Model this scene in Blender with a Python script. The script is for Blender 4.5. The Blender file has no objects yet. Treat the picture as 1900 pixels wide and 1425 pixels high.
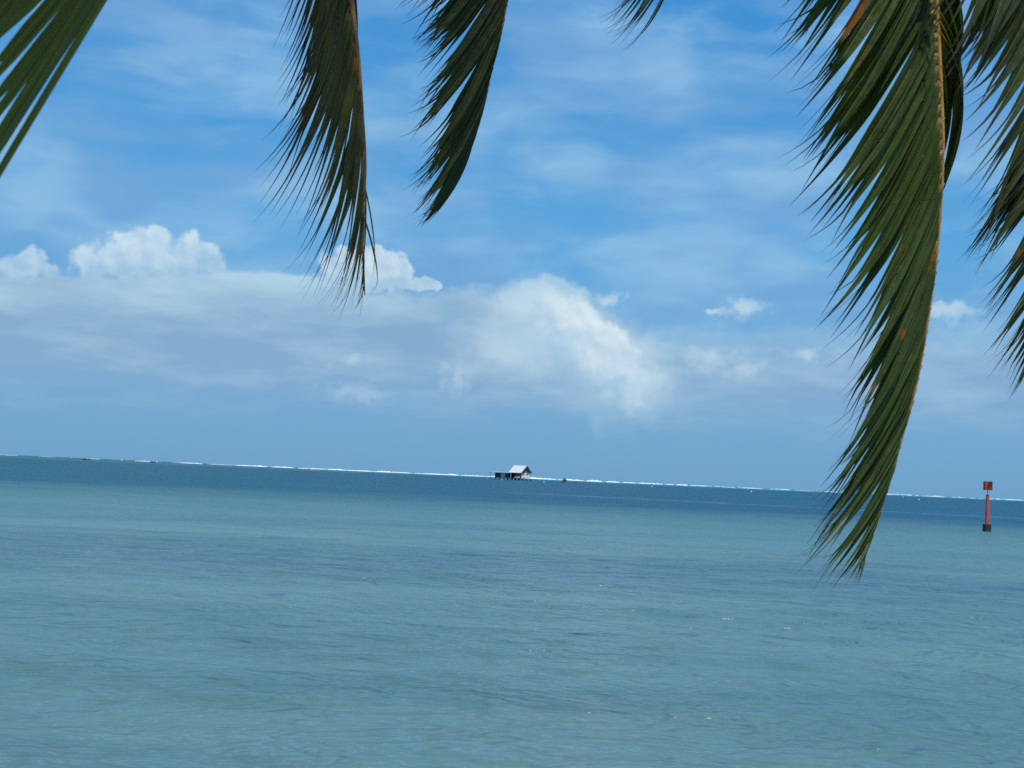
import bpy, bmesh, math, random
import numpy as np
from mathutils import Vector, Matrix

random.seed(7)
rng = np.random.default_rng(7)
sc = bpy.context.scene
C = sc.collection
R_EARTH = 6.371e6

# ------------------------------------------------------------------ camera
CAM_H = 2.0
F = 2639.0                      # focal length in pixels of the 1900 px wide photograph
ROLL = math.radians(2.53)
PITCH = math.atan(170.3 / F)
fwd = Vector((0, math.cos(PITCH), math.sin(PITCH)))
r0 = Vector((1, 0, 0)); u0 = r0.cross(fwd)
right = r0 * math.cos(ROLL) + u0 * math.sin(ROLL)
up = u0 * math.cos(ROLL) - r0 * math.sin(ROLL)
CAM = Vector((0, 0, CAM_H))
cam_d = bpy.data.cameras.new('camera')
cam_d.sensor_width = 36.0; cam_d.lens = F / 1900 * 36.0
cam_d.clip_start = 0.05; cam_d.clip_end = 60000
cam_d.dof.use_dof = True; cam_d.dof.focus_distance = 9.0; cam_d.dof.aperture_fstop = 16.0
cam = bpy.data.objects.new('camera', cam_d); C.objects.link(cam)
cam.matrix_world = Matrix.Translation(CAM) @ Matrix((right, up, -fwd)).transposed().to_4x4()
sc.camera = cam

# ------------------------------------------------------------------ view, sun, sky
sc.view_settings.view_transform = 'Standard'; sc.view_settings.look = 'None'
sc.view_settings.exposure = 0.0; sc.view_settings.gamma = 1.0
sc.cycles.max_bounces = 6; sc.cycles.transparent_max_bounces = 8
sc.cycles.use_denoising = False      # keeps the fine ripple and the photograph-like grain
sc.cycles.sample_clamp_indirect = 3.0; sc.cycles.sample_clamp_direct = 1.3

SUN_EL = math.radians(64); SUN_AZ = math.radians(150)     # azimuth from +Y (view) towards +X (right)
sd = Vector((math.cos(SUN_EL) * math.sin(SUN_AZ), math.cos(SUN_EL) * math.cos(SUN_AZ), math.sin(SUN_EL)))
sl = bpy.data.lights.new('sun', 'SUN'); sl.energy = 3.8; sl.angle = math.radians(0.53); sl.color = (1.0, 0.95, 0.87)
so = bpy.data.objects.new('sun', sl); C.objects.link(so)
so.rotation_euler = sd.to_track_quat('Z', 'Y').to_euler(); so.location = (20, -20, 40)


def ray(px, py):
    return (fwd + right * ((px - 950) / F) + up * ((712.5 - py) / F))


def at(px, py, depth):
    """world point seen at a photograph pixel, at a depth along the view axis"""
    return CAM + ray(px, py) * depth


def project(p):
    d = p - CAM
    z = d.dot(fwd)
    if z <= 0.01: return None
    return (950 + F * d.dot(right) / z, 712.5 - F * d.dot(up) / z)


def azel(px, py):
    d = ray(px, py).normalized()
    return math.degrees(math.atan2(d.x, d.y)), math.degrees(math.asin(d.z))


def sea_z(x, y):
    return -(x * x + y * y) / (2 * R_EARTH)


def sea_at(px, dist):
    """point on the sea at ground distance dist, in the azimuth of pixel column px"""
    a = math.radians(azel(px, 885 + (px - 950) * 0.0442)[0])
    x, y = dist * math.sin(a), dist * math.cos(a)
    return Vector((x, y, sea_z(x, y)))


class NT:
    """small node-tree writer"""
    def __init__(s, nt): s.nt = nt; s.n = nt.nodes; s.l = nt.links
    def node(s, t, **kw):
        n = s.n.new(t)
        for k, v in kw.items(): setattr(n, k, v)
        return n
    def put(s, sock, v):
        if isinstance(v, bpy.types.NodeSocket): s.l.new(v, sock)
        elif v is not None: sock.default_value = v
    def m(s, op, a, b=None, c=None, clamp=False):
        n = s.node('ShaderNodeMath', operation=op); n.use_clamp = clamp
        for i, v in enumerate((a, b, c)): s.put(n.inputs[i], v)
        return n.outputs[0]
    def vm(s, op, a, b=None, c=None):
        n = s.node('ShaderNodeVectorMath', operation=op)
        for i, v in enumerate((a, b, c)): s.put(n.inputs[i], v)
        return n.outputs['Value'] if op in ('LENGTH', 'DOT_PRODUCT', 'DISTANCE') else n.outputs[0]
    def sst(s, x, lo, hi):
        n = s.node('ShaderNodeMapRange', interpolation_type='SMOOTHSTEP')
        s.put(n.inputs['Value'], x)
        if not isinstance(lo, bpy.types.NodeSocket) and not isinstance(hi, bpy.types.NodeSocket) and lo > hi:
            s.put(n.inputs['From Min'], hi); s.put(n.inputs['From Max'], lo)
            n.inputs['To Min'].default_value = 1; n.inputs['To Max'].default_value = 0
        else:
            s.put(n.inputs['From Min'], lo); s.put(n.inputs['From Max'], hi)
        return n.outputs[0]
    def lin(s, x, a, b, c, d):
        n = s.node('ShaderNodeMapRange'); s.put(n.inputs['Value'], x)
        for k, v in zip(('From Min', 'From Max', 'To Min', 'To Max'), (a, b, c, d)): s.put(n.inputs[k], v)
        return n.outputs[0]
    def mix(s, f, a, b, blend='MIX'):
        n = s.node('ShaderNodeMix', data_type='RGBA', blend_type=blend)
        s.put(n.inputs['Factor'], f)
        for k, v in (('A', a), ('B', b)):
            sock = [i for i in n.inputs if i.name == k and i.type == 'RGBA'][0]
            if isinstance(v, tuple) and len(v) == 3: v = v + (1,)
            s.put(sock, v)
        return [o for o in n.outputs if o.type == 'RGBA'][0]
    def noise(s, vec, scale, detail=4, rough=0.55, dist=0.0, color=False):
        n = s.node('ShaderNodeTexNoise'); s.put(n.inputs['Vector'], vec)
        n.inputs['Scale'].default_value = scale; n.inputs['Detail'].default_value = detail
        n.inputs['Roughness'].default_value = rough; n.inputs['Distortion'].default_value = dist
        return n.outputs['Color' if color else 'Fac']
    def xyz(s, x, y, z=0.0):
        n = s.node('ShaderNodeCombineXYZ')
        for i, v in enumerate((x, y, z)): s.put(n.inputs[i], v)
        return n.outputs[0]
    def sep(s, v):
        n = s.node('ShaderNodeSeparateXYZ'); s.put(n.inputs[0], v); return n.outputs


def srgb(r, g, b):
    f = lambda c: (c / 255 / 12.92) if c <= 10.3 else (((c / 255) + 0.055) / 1.055) ** 2.4
    return (f(r), f(g), f(b))


# ---- world: Nishita sky with the photograph's cloud bank, cumulus and thin high cloud
w = bpy.data.worlds.new('World'); sc.world = w; w.use_nodes = True
w.node_tree.nodes.clear()
g = NT(w.node_tree)
sky = g.node('ShaderNodeTexSky', sky_type='NISHITA', sun_disc=False)
sky.sun_elevation = SUN_EL; sky.sun_rotation = SUN_AZ
sky.air_density = 1.0; sky.dust_density = 0.4; sky.ozone_density = 3.0
WS = 0.1
K = 1.0 / WS
tc = g.node('ShaderNodeTexCoord').outputs['Generated']
d3 = g.sep(tc)
az = g.m('MULTIPLY', g.m('ARCTAN2', d3[0], d3[1]), 57.29578)
el = g.m('MULTIPLY', g.m('ARCSINE', d3[2]), 57.29578)
P = g.xyz(az, el, 0.0)
# clear air: sky texture, drawn to the blue of the picture
tint = g.mix(1.0, sky.outputs[0], (0.46, 0.80, 1.02), 'MULTIPLY')
clear_ref = g.node('ShaderNodeValToRGB')
cr = clear_ref.color_ramp
g.put(clear_ref.inputs[0], g.lin(el, 0, 60, 0, 1))
stops = [(0.0, srgb(108, 161, 206)), (0.08, srgb(112, 167, 213)), (0.16, srgb(92, 168, 224)), (0.32, srgb(60, 145, 216)), (1.0, srgb(34, 100, 188))]
while len(cr.elements) < len(stops): cr.elements.new(0.5)
for e, (p, c) in zip(cr.elements, stops): e.position = p; e.color = c + (1,)
clear = g.mix(0.85, tint, g.vm('MULTIPLY', clear_ref.outputs[0], (K, K, K)), 'MIX')
# thin high cloud, streaked along the horizon
warp = g.vm('MULTIPLY', g.vm('SUBTRACT', g.noise(P, 0.12, 3, 0.5, 0, True), (0.5, 0.5, 0.5)), (7, 2.5, 0))
Pw = g.vm('ADD', P, warp)
c1 = g.noise(g.vm('MULTIPLY', g.vm('ADD', Pw, (4, 2, 0)), (0.12, 0.30, 1)), 1.0, 5, 0.52)
c2 = g.noise(g.vm('MULTIPLY', g.vm('ADD', Pw, (31, 17, 0)), (0.16, 0.9, 1)), 1.0, 5, 0.55)
thin = g.m('ADD', g.m('MULTIPLY', g.sst(c1, 0.34, 0.62), 0.88), g.m('MULTIPLY', g.sst(c2, 0.45, 0.66), 0.26), clamp=True)
thin = g.m('MULTIPLY', thin, g.sst(el, 1.0, 9.0))
thin = g.m('MULTIPLY', thin, g.lin(el, 20, 60, 1.0, 0.7))
greyn = g.noise(g.vm('MULTIPLY', g.vm('ADD', P, (5, 50, 0)), (0.12, 0.3, 1)), 1.0, 3)
thin_col = g.mix(g.sst(greyn, 0.38, 0.62), tuple(K * c for c in srgb(146, 192, 228)), tuple(K * c for c in srgb(118, 168, 216)))
col = g.mix(g.m('MULTIPLY', thin, 0.85), clear, thin_col)

DEG = math.degrees(1 / F)


def blobs(lst, Pin, soft_noise, amp):
    best = None
    for (cx, cy, rx, ry) in lst:
        a, e = azel(cx, cy); rx *= DEG; ry *= DEG
        q = g.vm('MULTIPLY_ADD', Pin, (1 / rx, 1 / ry, 0), (-a / rx, -e / ry, 0))
        L = g.vm('LENGTH', q)
        best = L if best is None else g.m('SMOOTH_MIN', best, L, 0.25)
    return g.m('ADD', g.m('SUBTRACT', 1.0, best), g.m('MULTIPLY', g.m('SUBTRACT', soft_noise, 0.5), amp))


# cauliflower edges
fine = g.noise(P, 1.0, 5, 0.5)
vor = g.node('ShaderNodeTexVoronoi', feature='SMOOTH_F1'); g.put(vor.inputs['Vector'], P)
vor.inputs['Scale'].default_value = 1.5; vor.inputs['Smoothness'].default_value = 0.4
puff = g.m('ADD', g.m('MULTIPLY', g.m('SUBTRACT', 0.75, vor.outputs['Distance']), 0.35), g.m('MULTIPLY', g.noise(P, 1.5, 6, 0.55), 0.75))
Ps = g.vm('ADD', P, (0.22, 0.30, 0))
fine_s = g.noise(Ps, 1.0, 5, 0.5)
relief = g.m('SUBTRACT', fine, fine_s)

# the long bank: upper edge as a curve over azimuth
fcn = g.node('ShaderNodeFloatCurve')
edge_px = [(-900, 520), (0, 506), (120, 508), (280, 506), (430, 500), (560, 505), (700, 528), (800, 534), (840, 520), (935, 524), (990, 512), (1060, 526), (1120, 565),
           (1230, 600), (1400, 600), (1600, 590), (1900, 585), (2700, 560)]
A0, A1 = -60.0, 60.0; E1 = 12.0
cv = fcn.mapping.curves[0]
pts = [((azel(x, y)[0] - A0) / (A1 - A0), azel(x, y)[1] / E1) for x, y in edge_px]
pts = [(0.0, 0.6)] + pts + [(1.0, 0.55)]
cv.points[0].location = pts[0]; cv.points[1].location = pts[-1]
for p in pts[1:-1]: cv.points.new(*p)
fcn.mapping.update()
g.put(fcn.inputs['Value'], g.lin(az, A0, A1, 0, 1))
edge = g.m('MULTIPLY', fcn.outputs[0], E1)
cum = [(48, 490, 55, 36), (22, 500, 35, 22), (80, 502, 40, 18),
       (165, 488, 45, 42), (222, 470, 40, 40), (232, 448, 22, 20), (290, 458, 52, 46), (300, 440, 24, 22), (345, 472, 62, 42),
       (395, 492, 38, 30), (260, 495, 130, 35),
       (700, 492, 50, 46), (640, 500, 60, 42), (745, 508, 34, 26), (775, 524, 34, 16), (800, 532, 22, 9), (690, 520, 90, 30)]
Pc = g.vm('ADD', P, g.vm('MULTIPLY', g.vm('SUBTRACT', g.noise(P, 1.3, 3, 0.5, 0, True), (0.5, 0.5, 0.5)), (1.1, 0.8, 0)))
fc = blobs(cum, Pc, puff, 1.5)
mc = g.sst(fc, -0.04, g.lin(az, -12, -4, 0.42, 0.30))
lift = g.m('SUBTRACT', el, edge)
cum_shade = g.m('ADD', g.m('MULTIPLY', relief, 2.0), g.lin(lift, -0.1, 1.5, 0.12, 0.86), clamp=True)
cum_col = g.mix(cum_shade, tuple(K * c for c in srgb(166, 200, 224)), tuple(K * c for c in srgb(216, 233, 242)))
col = g.mix(g.m('MULTIPLY', mc, g.lin(az, -12, -3, 0.74, 0.97)), col, cum_col)

# the bank itself
bn = g.noise(g.vm('MULTIPLY', P, (0.8, 1.4, 1)), 1.0, 6, 0.6)
bn2 = g.noise(g.vm('MULTIPLY', g.vm('ADD', P, (11, 3, 0)), (0.20, 0.75, 1)), 1.0, 6, 0.58)
below = g.m('ADD', g.m('SUBTRACT', edge, el), g.m('MULTIPLY', g.m('SUBTRACT', bn, 0.5), g.lin(az, -12, 0, 0.5, 2.0)))
soft = g.lin(az, -8, 10, 0.22, 1.6)
top = g.m('DIVIDE', below, soft, clamp=True)
top = g.m('SMOOTH_MIN', top, 1.0, 0.2)
lowfade = g.sst(g.m('ADD', el, g.m('MULTIPLY', bn2, 2.0)), 2.4, 5.2)
dens = g.m('MULTIPLY', g.m('MULTIPLY', top, lowfade), g.lin(az, 2, 16, 0.92, 0.76))
tone = g.m('ADD', g.m('MULTIPLY', g.sst(g.m('SUBTRACT', edge, el), 2.2, 0.1), 0.66), g.m('MULTIPLY', g.m('SUBTRACT', bn2, 0.45), 2.0), clamp=True)
bank_col = g.mix(tone, tuple(K * c for c in srgb(136, 173, 207)), tuple(K * c for c in srgb(180, 212, 229)))
col = g.mix(dens, col, bank_col)

# bright slanting cloud in front of the bank: crisp upper right flank, melting away to the lower left
a1, e1 = azel(1050, 512); a2, e2 = azel(1290, 740)
tl = math.hypot(a2 - a1, e2 - e1); tx_, ty_ = (a2 - a1) / tl, (e2 - e1) / tl
nx_, ny_ = ty_, -tx_
sgn_ = 1 if (nx_ * -1 + ny_ * -1) > 0 else -1
nx_, ny_ = nx_ * sgn_, ny_ * sgn_
wob_ = g.m('MULTIPLY', g.m('SUBTRACT', g.noise(P, 0.8, 6, 0.55), 0.5), 2.6)
dd_ = g.m('ADD', g.vm('DOT_PRODUCT', g.vm('SUBTRACT', P, (a1, e1, 0)), (nx_, ny_, 0)), wob_)
ss_ = g.vm('DOT_PRODUCT', g.vm('SUBTRACT', P, (a1, e1, 0)), (tx_, ty_, 0))
arch_ = g.m('SUBTRACT', dd_, g.m('MULTIPLY', g.m('POWER', g.m('SUBTRACT', ss_, 2.8), 2.0), 0.04))
m1 = g.m('MULTIPLY', g.m('MULTIPLY', g.sst(arch_, -0.12, 0.45), g.sst(dd_, 4.6, 0.9)), g.m('MULTIPLY', g.sst(g.m('ADD', ss_, wob_), -1.2, 0.6), g.sst(g.m('ADD', ss_, wob_), 7.0, 4.2)))
s1 = g.m('ADD', g.m('MULTIPLY', relief, 1.0), g.m('MULTIPLY', g.sst(dd_, 2.8, 0.5), g.lin(ss_, 0.5, 6.0, 0.85, 0.45)), clamp=True)
col1 = g.mix(s1, tuple(K * c for c in srgb(160, 198, 224)), tuple(K * c for c in srgb(226, 239, 245)))
body = [(1000, 585, 95, 60), (1075, 620, 110, 60), (1140, 665, 90, 55), (1190, 710, 70, 45), (960, 640, 110, 60)]
f4 = blobs(body, g.vm('ADD', P, g.vm('MULTIPLY', g.vm('SUBTRACT', g.noise(P, 0.6, 4, 0.55, 0, True), (0.5, 0.5, 0.5)), (1.6, 1.2, 0))), fine, 0.9)
col = g.mix(g.m('MULTIPLY', g.sst(f4, -0.4, 0.9), 0.85), col, tuple(K * c for c in srgb(188, 215, 231)))
col = g.mix(g.m('MULTIPLY', m1, 0.9), col, col1)
crest = [(985, 540, 50, 28), (1022, 530, 44, 26), (1060, 545, 40, 26), (960, 560, 44, 30)]
f3 = blobs(crest, Pc, puff, 1.3)
col = g.mix(g.m('MULTIPLY', g.sst(f3, 0.0, 0.5), 0.55), col, tuple(K * c for c in srgb(190, 217, 232)))
sm = [(1132, 552, 30, 20), (1385, 568, 36, 26), (1335, 580, 26, 9), (1768, 580, 46, 20), (1735, 575, 26, 14),
      (1325, 665, 66, 22), (1385, 690, 44, 22), (845, 700, 34, 34), (660, 724, 60, 22), (645, 668, 30, 16), (1500, 660, 60, 18)]
f2 = blobs(sm, g.vm('ADD', P, g.vm('MULTIPLY', g.vm('SUBTRACT', g.noise(P, 1.1, 4, 0.6, 0, True), (0.5, 0.5, 0.5)), (2.2, 1.2, 0))), puff, 1.9)
m2 = g.m('MULTIPLY', g.sst(f2, -0.3, 1.0), g.lin(el, 3.0, 6.5, 0.42, 0.85))
col = g.mix(m2, col, tuple(K * c for c in srgb(188, 214, 232)))
# below the horizon the world is never seen: keep it sea coloured
col = g.mix(g.sst(el, -0.6, -2.0), col, tuple(K * c for c in srgb(70, 120, 150)))
bg = g.node('ShaderNodeBackground'); g.put(bg.inputs['Color'], col); bg.inputs['Strength'].default_value = WS
wo = g.node('ShaderNodeOutputWorld'); g.l.new(bg.outputs[0], wo.inputs[0])

# ------------------------------------------------------------------ helpers
def tag(o, label=None, cat=None, group=None, kind=None):
    for k, v in (('label', label), ('category', cat), ('group', group), ('kind', kind)):
        if v: o[k] = v
    return o


def empty(name, loc, rz=0.0):
    o = bpy.data.objects.new(name, None); C.objects.link(o)
    o.location = loc; o.rotation_euler = (0, 0, rz); o.empty_display_size = 0.3
    return o


def add(name, verts, faces, mat, parent=None, smooth=False, attr=None):
    me = bpy.data.meshes.new(name)
    me.from_pydata([tuple(v) for v in verts], [], faces); me.update()
    if smooth: me.polygons.foreach_set('use_smooth', [True] * len(me.polygons))
    if attr is not None:
        a = me.attributes.new('leaf', 'FLOAT_COLOR', 'POINT')
        a.data.foreach_set('color', np.array(attr, dtype=np.float32).ravel())
    me.materials.append(mat)
    o = bpy.data.objects.new(name, me); C.objects.link(o)
    if parent: o.parent = parent
    return o


class MB:
    """collects simple solids into one mesh"""
    def __init__(s): s.bm = bmesh.new()
    def box(s, c, size, rz=0.0, tilt=None):
        M = Matrix.Translation(c) @ Matrix.Rotation(rz, 4, 'Z')
        if tilt: M = M @ tilt
        M = M @ Matrix.Diagonal((*size, 1))
        bmesh.ops.create_cube(s.bm, size=1.0, matrix=M); return s
    def tube(s, p, q, ra, rb=None, n=10):
        rb = ra if rb is None else rb
        p = Vector(p); q = Vector(q); d = q - p
        M = Matrix.Translation((p + q) / 2) @ d.to_track_quat('Z', 'Y').to_matrix().to_4x4()
        bmesh.ops.create_cone(s.bm, cap_ends=True, segments=n, radius1=ra, radius2=rb, depth=d.length, matrix=M); return s
    def poly(s, verts, faces):
        vs = [s.bm.verts.new(v) for v in verts]
        for f in faces: s.bm.faces.new([vs[i] for i in f])
        return s
    def sphere(s, c, r, sx=1, sy=1, sz=1, u=12, v=8):
        M = Matrix.Translation(c) @ Matrix.Diagonal((sx, sy, sz, 1))
        bmesh.ops.create_uvsphere(s.bm, u_segments=u, v_segments=v, radius=r, matrix=M); return s
    def ico(s, c, r, sub=2, sx=1, sy=1, sz=1, jit=0.0):
        M = Matrix.Translation(c) @ Matrix.Diagonal((sx, sy, sz, 1))
        res = bmesh.ops.create_icosphere(s.bm, subdivisions=sub, radius=r, matrix=M)
        for v in res['verts']: v.co += Vector([random.uniform(-jit, jit) for _ in range(3)])
        return s
    def build(s, name, mat, parent=None, smooth=False, bevel=0):
        bmesh.ops.recalc_face_normals(s.bm, faces=s.bm.faces)
        if bevel: bmesh.ops.bevel(s.bm, geom=list(s.bm.edges), offset=bevel, segments=2, affect='EDGES')
        me = bpy.data.meshes.new(name); s.bm.to_mesh(me); s.bm.free()
        if smooth: me.polygons.foreach_set('use_smooth', [True] * len(me.polygons))
        me.materials.append(mat)
        o = bpy.data.objects.new(name, me); C.objects.link(o)
        if parent: o.parent = parent
        return o


def material(name, a, b=None, scale=3.0, rough=0.7, bump=0.0, metal=0.0, detail=5, stretch=(1, 1, 1), spec=0.5):
    m = bpy.data.materials.new(name); m.use_nodes = True
    t = NT(m.node_tree); p = m.node_tree.nodes['Principled BSDF']
    co = t.node('ShaderNodeTexCoord').outputs['Object']
    n = t.noise(t.vm('MULTIPLY', co, stretch), scale, detail, 0.6)
    t.put(p.inputs['Base Color'], t.mix(t.sst(n, 0.35, 0.65), a, b or tuple(c * 0.8 for c in a)))
    p.inputs['Roughness'].default_value = rough; p.inputs['Metallic'].default_value = metal
    p.inputs['Specular IOR Level'].default_value = spec
    if bump:
        bn_ = t.node('ShaderNodeBump'); bn_.inputs['Strength'].default_value = 0.6; bn_.inputs['Distance'].default_value = bump
        t.put(bn_.inputs['Height'], n); t.put(p.inputs['Normal'], bn_.outputs[0])
    return m


# ------------------------------------------------------------------ sea
def sea_material():
    m = bpy.data.materials.new('sea_water'); m.use_nodes = True
    t = NT(m.node_tree); p = m.node_tree.nodes['Principled BSDF']
    pos = t.node('ShaderNodeNewGeometry').outputs['Position']
    x, y, z = t.sep(pos)
    flat = t.xyz(x, y, 0.0)
    r = t.vm('LENGTH', flat)
    n_big = t.noise(flat, 0.022, 4, 0.6)          # bottom patches tens of metres across
    n_mid = t.noise(t.vm('MULTIPLY', flat, (0.35, 1, 1)), 0.16, 5, 0.62)
    n_sm = t.noise(t.vm('MULTIPLY', flat, (0.5, 1, 1)), 0.9, 4, 0.6)
    sand = t.mix(t.sst(n_mid, 0.35, 0.65), (0.060, 0.142, 0.142), (0.104, 0.204, 0.194))
    col = sand
    # seagrass belt 28..45 m out
    rb = t.m('ADD', r, t.m('MULTIPLY', t.m('SUBTRACT', n_mid, 0.5), 14.0))
    belt = t.m('MULTIPLY', t.sst(rb, 25.0, 31.0), t.sst(rb, 43.0, 35.0))
    col = t.mix(t.m('MULTIPLY', t.m('MULTIPLY', belt, t.sst(t.m('ADD', t.m('MULTIPLY', n_mid, 0.6), t.m('MULTIPLY', n_sm, 0.4)), 0.38, 0.58)), 0.70), col, (0.036, 0.085, 0.122))
    # scattered dark weed patches
    weed = t.m('MULTIPLY', t.sst(t.noise(t.vm('MULTIPLY', flat, (0.45, 1, 1)), 0.42, 3, 0.6), 0.66, 0.72), 0.75)
    col = t.mix(weed, col, (0.025, 0.055, 0.10))
    # pale shallows before the drop-off
    mid_sh = t.m('MULTIPLY', t.sst(rb, 44.0, 54.0), t.sst(rb, 112.0, 84.0))
    col = t.mix(t.m('MULTIPLY', mid_sh, 0.6), col, (0.070, 0.182, 0.194))
    # deep water
    rd = t.m('ADD', t.m('ADD', r, t.m('MULTIPLY', t.m('SUBTRACT', n_big, 0.5), 60.0)), t.m('MULTIPLY', t.m('SUBTRACT', n_mid, 0.5), 70.0))
    deep = t.sst(t.m('ADD', rd, t.m('MULTIPLY', t.m('SUBTRACT', n_sm, 0.5), 40.0)), 66.0, 124.0)
    side = t.m('DIVIDE', x, t.m('MAXIMUM', y, 1.0))
    deepc = t.mix(t.sst(side, -0.30, 0.15), (0.014, 0.096, 0.132), (0.010, 0.082, 0.142))
    col = t.mix(deep, col, deepc)
    # reef flat, turquoise near the surf; brown reef edge towards the left
    right_side = t.sst(t.m('DIVIDE', x, t.m('MAXIMUM', y, 1.0)), -0.20, 0.10)
    flatm = t.m('MULTIPLY', t.sst(r, 880.0, 1250.0), t.lin(right_side, 0, 1, 0.25, 1.0))
    col = t.mix(flatm, col, (0.035, 0.25, 0.27))
    brown = t.m('MULTIPLY', t.m('MULTIPLY', t.sst(r, 800.0, 850.0), t.sst(r, 1000.0, 930.0)), t.sst(t.m('DIVIDE', x, t.m('MAXIMUM', y, 1.0)), 0.0, -0.12))
    col = t.mix(t.m('MULTIPLY', brown, 0.7), col, (0.16, 0.17, 0.12))
    # faint foam streak drifting along the channel
    ln = t.m('ADD', t.m('SUBTRACT', y, 172.0), t.m('ADD', t.m('MULTIPLY', x, 0.55), t.m('MULTIPLY', t.m('SUBTRACT', n_big, 0.5), 20.0)))
    streak = t.m('MULTIPLY', t.sst(t.m('ABSOLUTE', ln), 3.5, 0.3), t.sst(n_sm, 0.40, 0.6))
    streak = t.m('MULTIPLY', streak, t.m('MULTIPLY', t.sst(x, -8.0, 8.0), t.sst(x, 75.0, 40.0)))
    col = t.mix(t.m('MULTIPLY', streak, 0.35), col, (0.5, 0.6, 0.65))
    t.put(p.inputs['Base Color'], col)
    p.inputs['IOR'].default_value = 1.333
    t.put(p.inputs['Roughness'], t.lin(r, 10, 90, 0.20, 0.36))
    t.put(p.inputs['Specular IOR Level'], t.lin(r, 25, 120, 0.62, 0.20))
    # ripples
    wdir = t.vm('MULTIPLY', t.vm('ADD', flat, t.vm('MULTIPLY', t.noise(flat, 0.35, 2, 0.5, 0, True), (1.2, 1.2, 0))), (0.8, 1.0, 1))
    h1 = t.noise(wdir, 6.5, 1.5, 0.5)
    h2 = t.noise(wdir, 2.0, 2, 0.5, 0.3)
    h3 = t.noise(t.vm('MULTIPLY', flat, (0.5, 1, 1)), 0.45, 3, 0.5)
    gust = t.lin(t.noise(t.vm('MULTIPLY', flat, (0.5, 1, 1)), 0.07, 3, 0.5), 0.35, 0.65, 0.6, 1.15)
    h = t.m('ADD', t.m('MULTIPLY', h1, 0.10), t.m('ADD', t.m('MULTIPLY', h2, 0.30), t.m('MULTIPLY', h3, 0.12)))
    h4 = t.noise(t.vm('MULTIPLY', flat, (0.6, 1, 1)), 0.8, 3, 0.65)      # open-water chop, taller away from the shore
    h = t.m('MULTIPLY', t.m('ADD', h, t.m('MULTIPLY', h4, t.lin(r, 30, 140, 0.0, 1.1))), gust)
    b = t.node('ShaderNodeBump'); b.inputs['Strength'].default_value = 1.0; b.inputs['Distance'].default_value = 1.0
    t.put(b.inputs['Height'], h); t.put(p.inputs['Normal'], b.outputs[0])
    return m


def build_sea():
    radii = [0.0]
    rr = 3.0
    while rr < 16000:
        radii.append(rr)
        rr += max(0.09, rr * 0.006) if rr < 120 else rr * 0.02
    angs = list(np.radians(np.arange(-28, 28.001, 0.2))) + list(np.radians(np.arange(32, 328.001, 4)))
    angs = np.array(angs); radii = np.array(radii[1:])
    A, Rr = np.meshgrid(angs, radii)
    X = Rr * np.sin(A); Y = Rr * np.cos(A)
    Z = -(Rr ** 2) / (2 * R_EARTH)
    fade = np.clip((90 - Rr) / 60, 0, 1) * np.clip((np.cos(A) - 0.85) / 0.03, 0, 1)
    disp = np.zeros_like(Z)
    for k in range(26):
        lam = 0.55 * 1.13 ** k
        if lam > 7: break
        th = math.radians(rng.uniform(-55, 40) + 90)
        kx, ky = math.cos(th) * 2 * math.pi / lam, math.sin(th) * 2 * math.pi / lam
        disp += 0.0034 * lam ** 0.6 * np.sin(kx * X + ky * Y + rng.uniform(0, 6.28) + 0.8 * np.sin(0.31 * X * rng.uniform(.5, 1.5) + 0.23 * Y))
    Z = Z + disp * fade
    nr, na = A.shape
    V = np.stack([X, Y, Z], -1).reshape(-1, 3)
    idx = np.arange(nr * na).reshape(nr, na)
    a = idx[:-1, :]; b = idx[1:, :]
    nxt = np.roll(np.arange(na), -1)
    Fq = np.stack([a, a[:, nxt], b[:, nxt], b], -1).reshape(-1, 4)
    me = bpy.data.meshes.new('sea')
    me.vertices.add(len(V)); me.vertices.foreach_set('co', V.ravel())
    me.loops.add(len(Fq) * 4); me.loops.foreach_set('vertex_index', Fq[:, ::-1].ravel())
    me.polygons.add(len(Fq)); me.polygons.foreach_set('loop_start', np.arange(0, len(Fq) * 4, 4))
    me.polygons.foreach_set('loop_total', np.full(len(Fq), 4))
    me.polygons.foreach_set('use_smooth', [True] * len(Fq))
    me.update(calc_edges=True); me.validate()
    me.materials.append(sea_material())
    o = bpy.data.objects.new('sea', me); C.objects.link(o)
    tag(o, 'rippled turquoise lagoon water turning deep blue towards the reef', None, None, 'structure')


build_sea()

# shore the photographer and the palm stand on (below and behind the frame)
def build_beach():
    m = material('beach_sand', (0.50, 0.43, 0.33), (0.40, 0.34, 0.26), 4.0, 0.9, 0.01)
    nx, ny = 60, 24
    vs, fs = [], []
    for j in range(ny + 1):
        yy = 5.0 - 45.0 * (j / ny) ** 1.4
        for i in range(nx + 1):
            xx = -60 + 120 * i / nx
            zz = min(0.9, (3.0 - yy) * 0.16) + 0.03 * math.sin(xx * 1.3 + yy) + 0.02 * math.sin(xx * 3.1 - yy * 2)
            vs.append((xx, yy, zz))
    for j in range(ny):
        for i in range(nx):
            a = j * (nx + 1) + i
            fs.append((a, a + nx + 1, a + nx + 2, a + 1))
    o = add('beach', vs, fs, m, smooth=True)
    tag(o, 'pale sand beach at the edge of the lagoon', None, None, 'structure')


build_beach()

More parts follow.
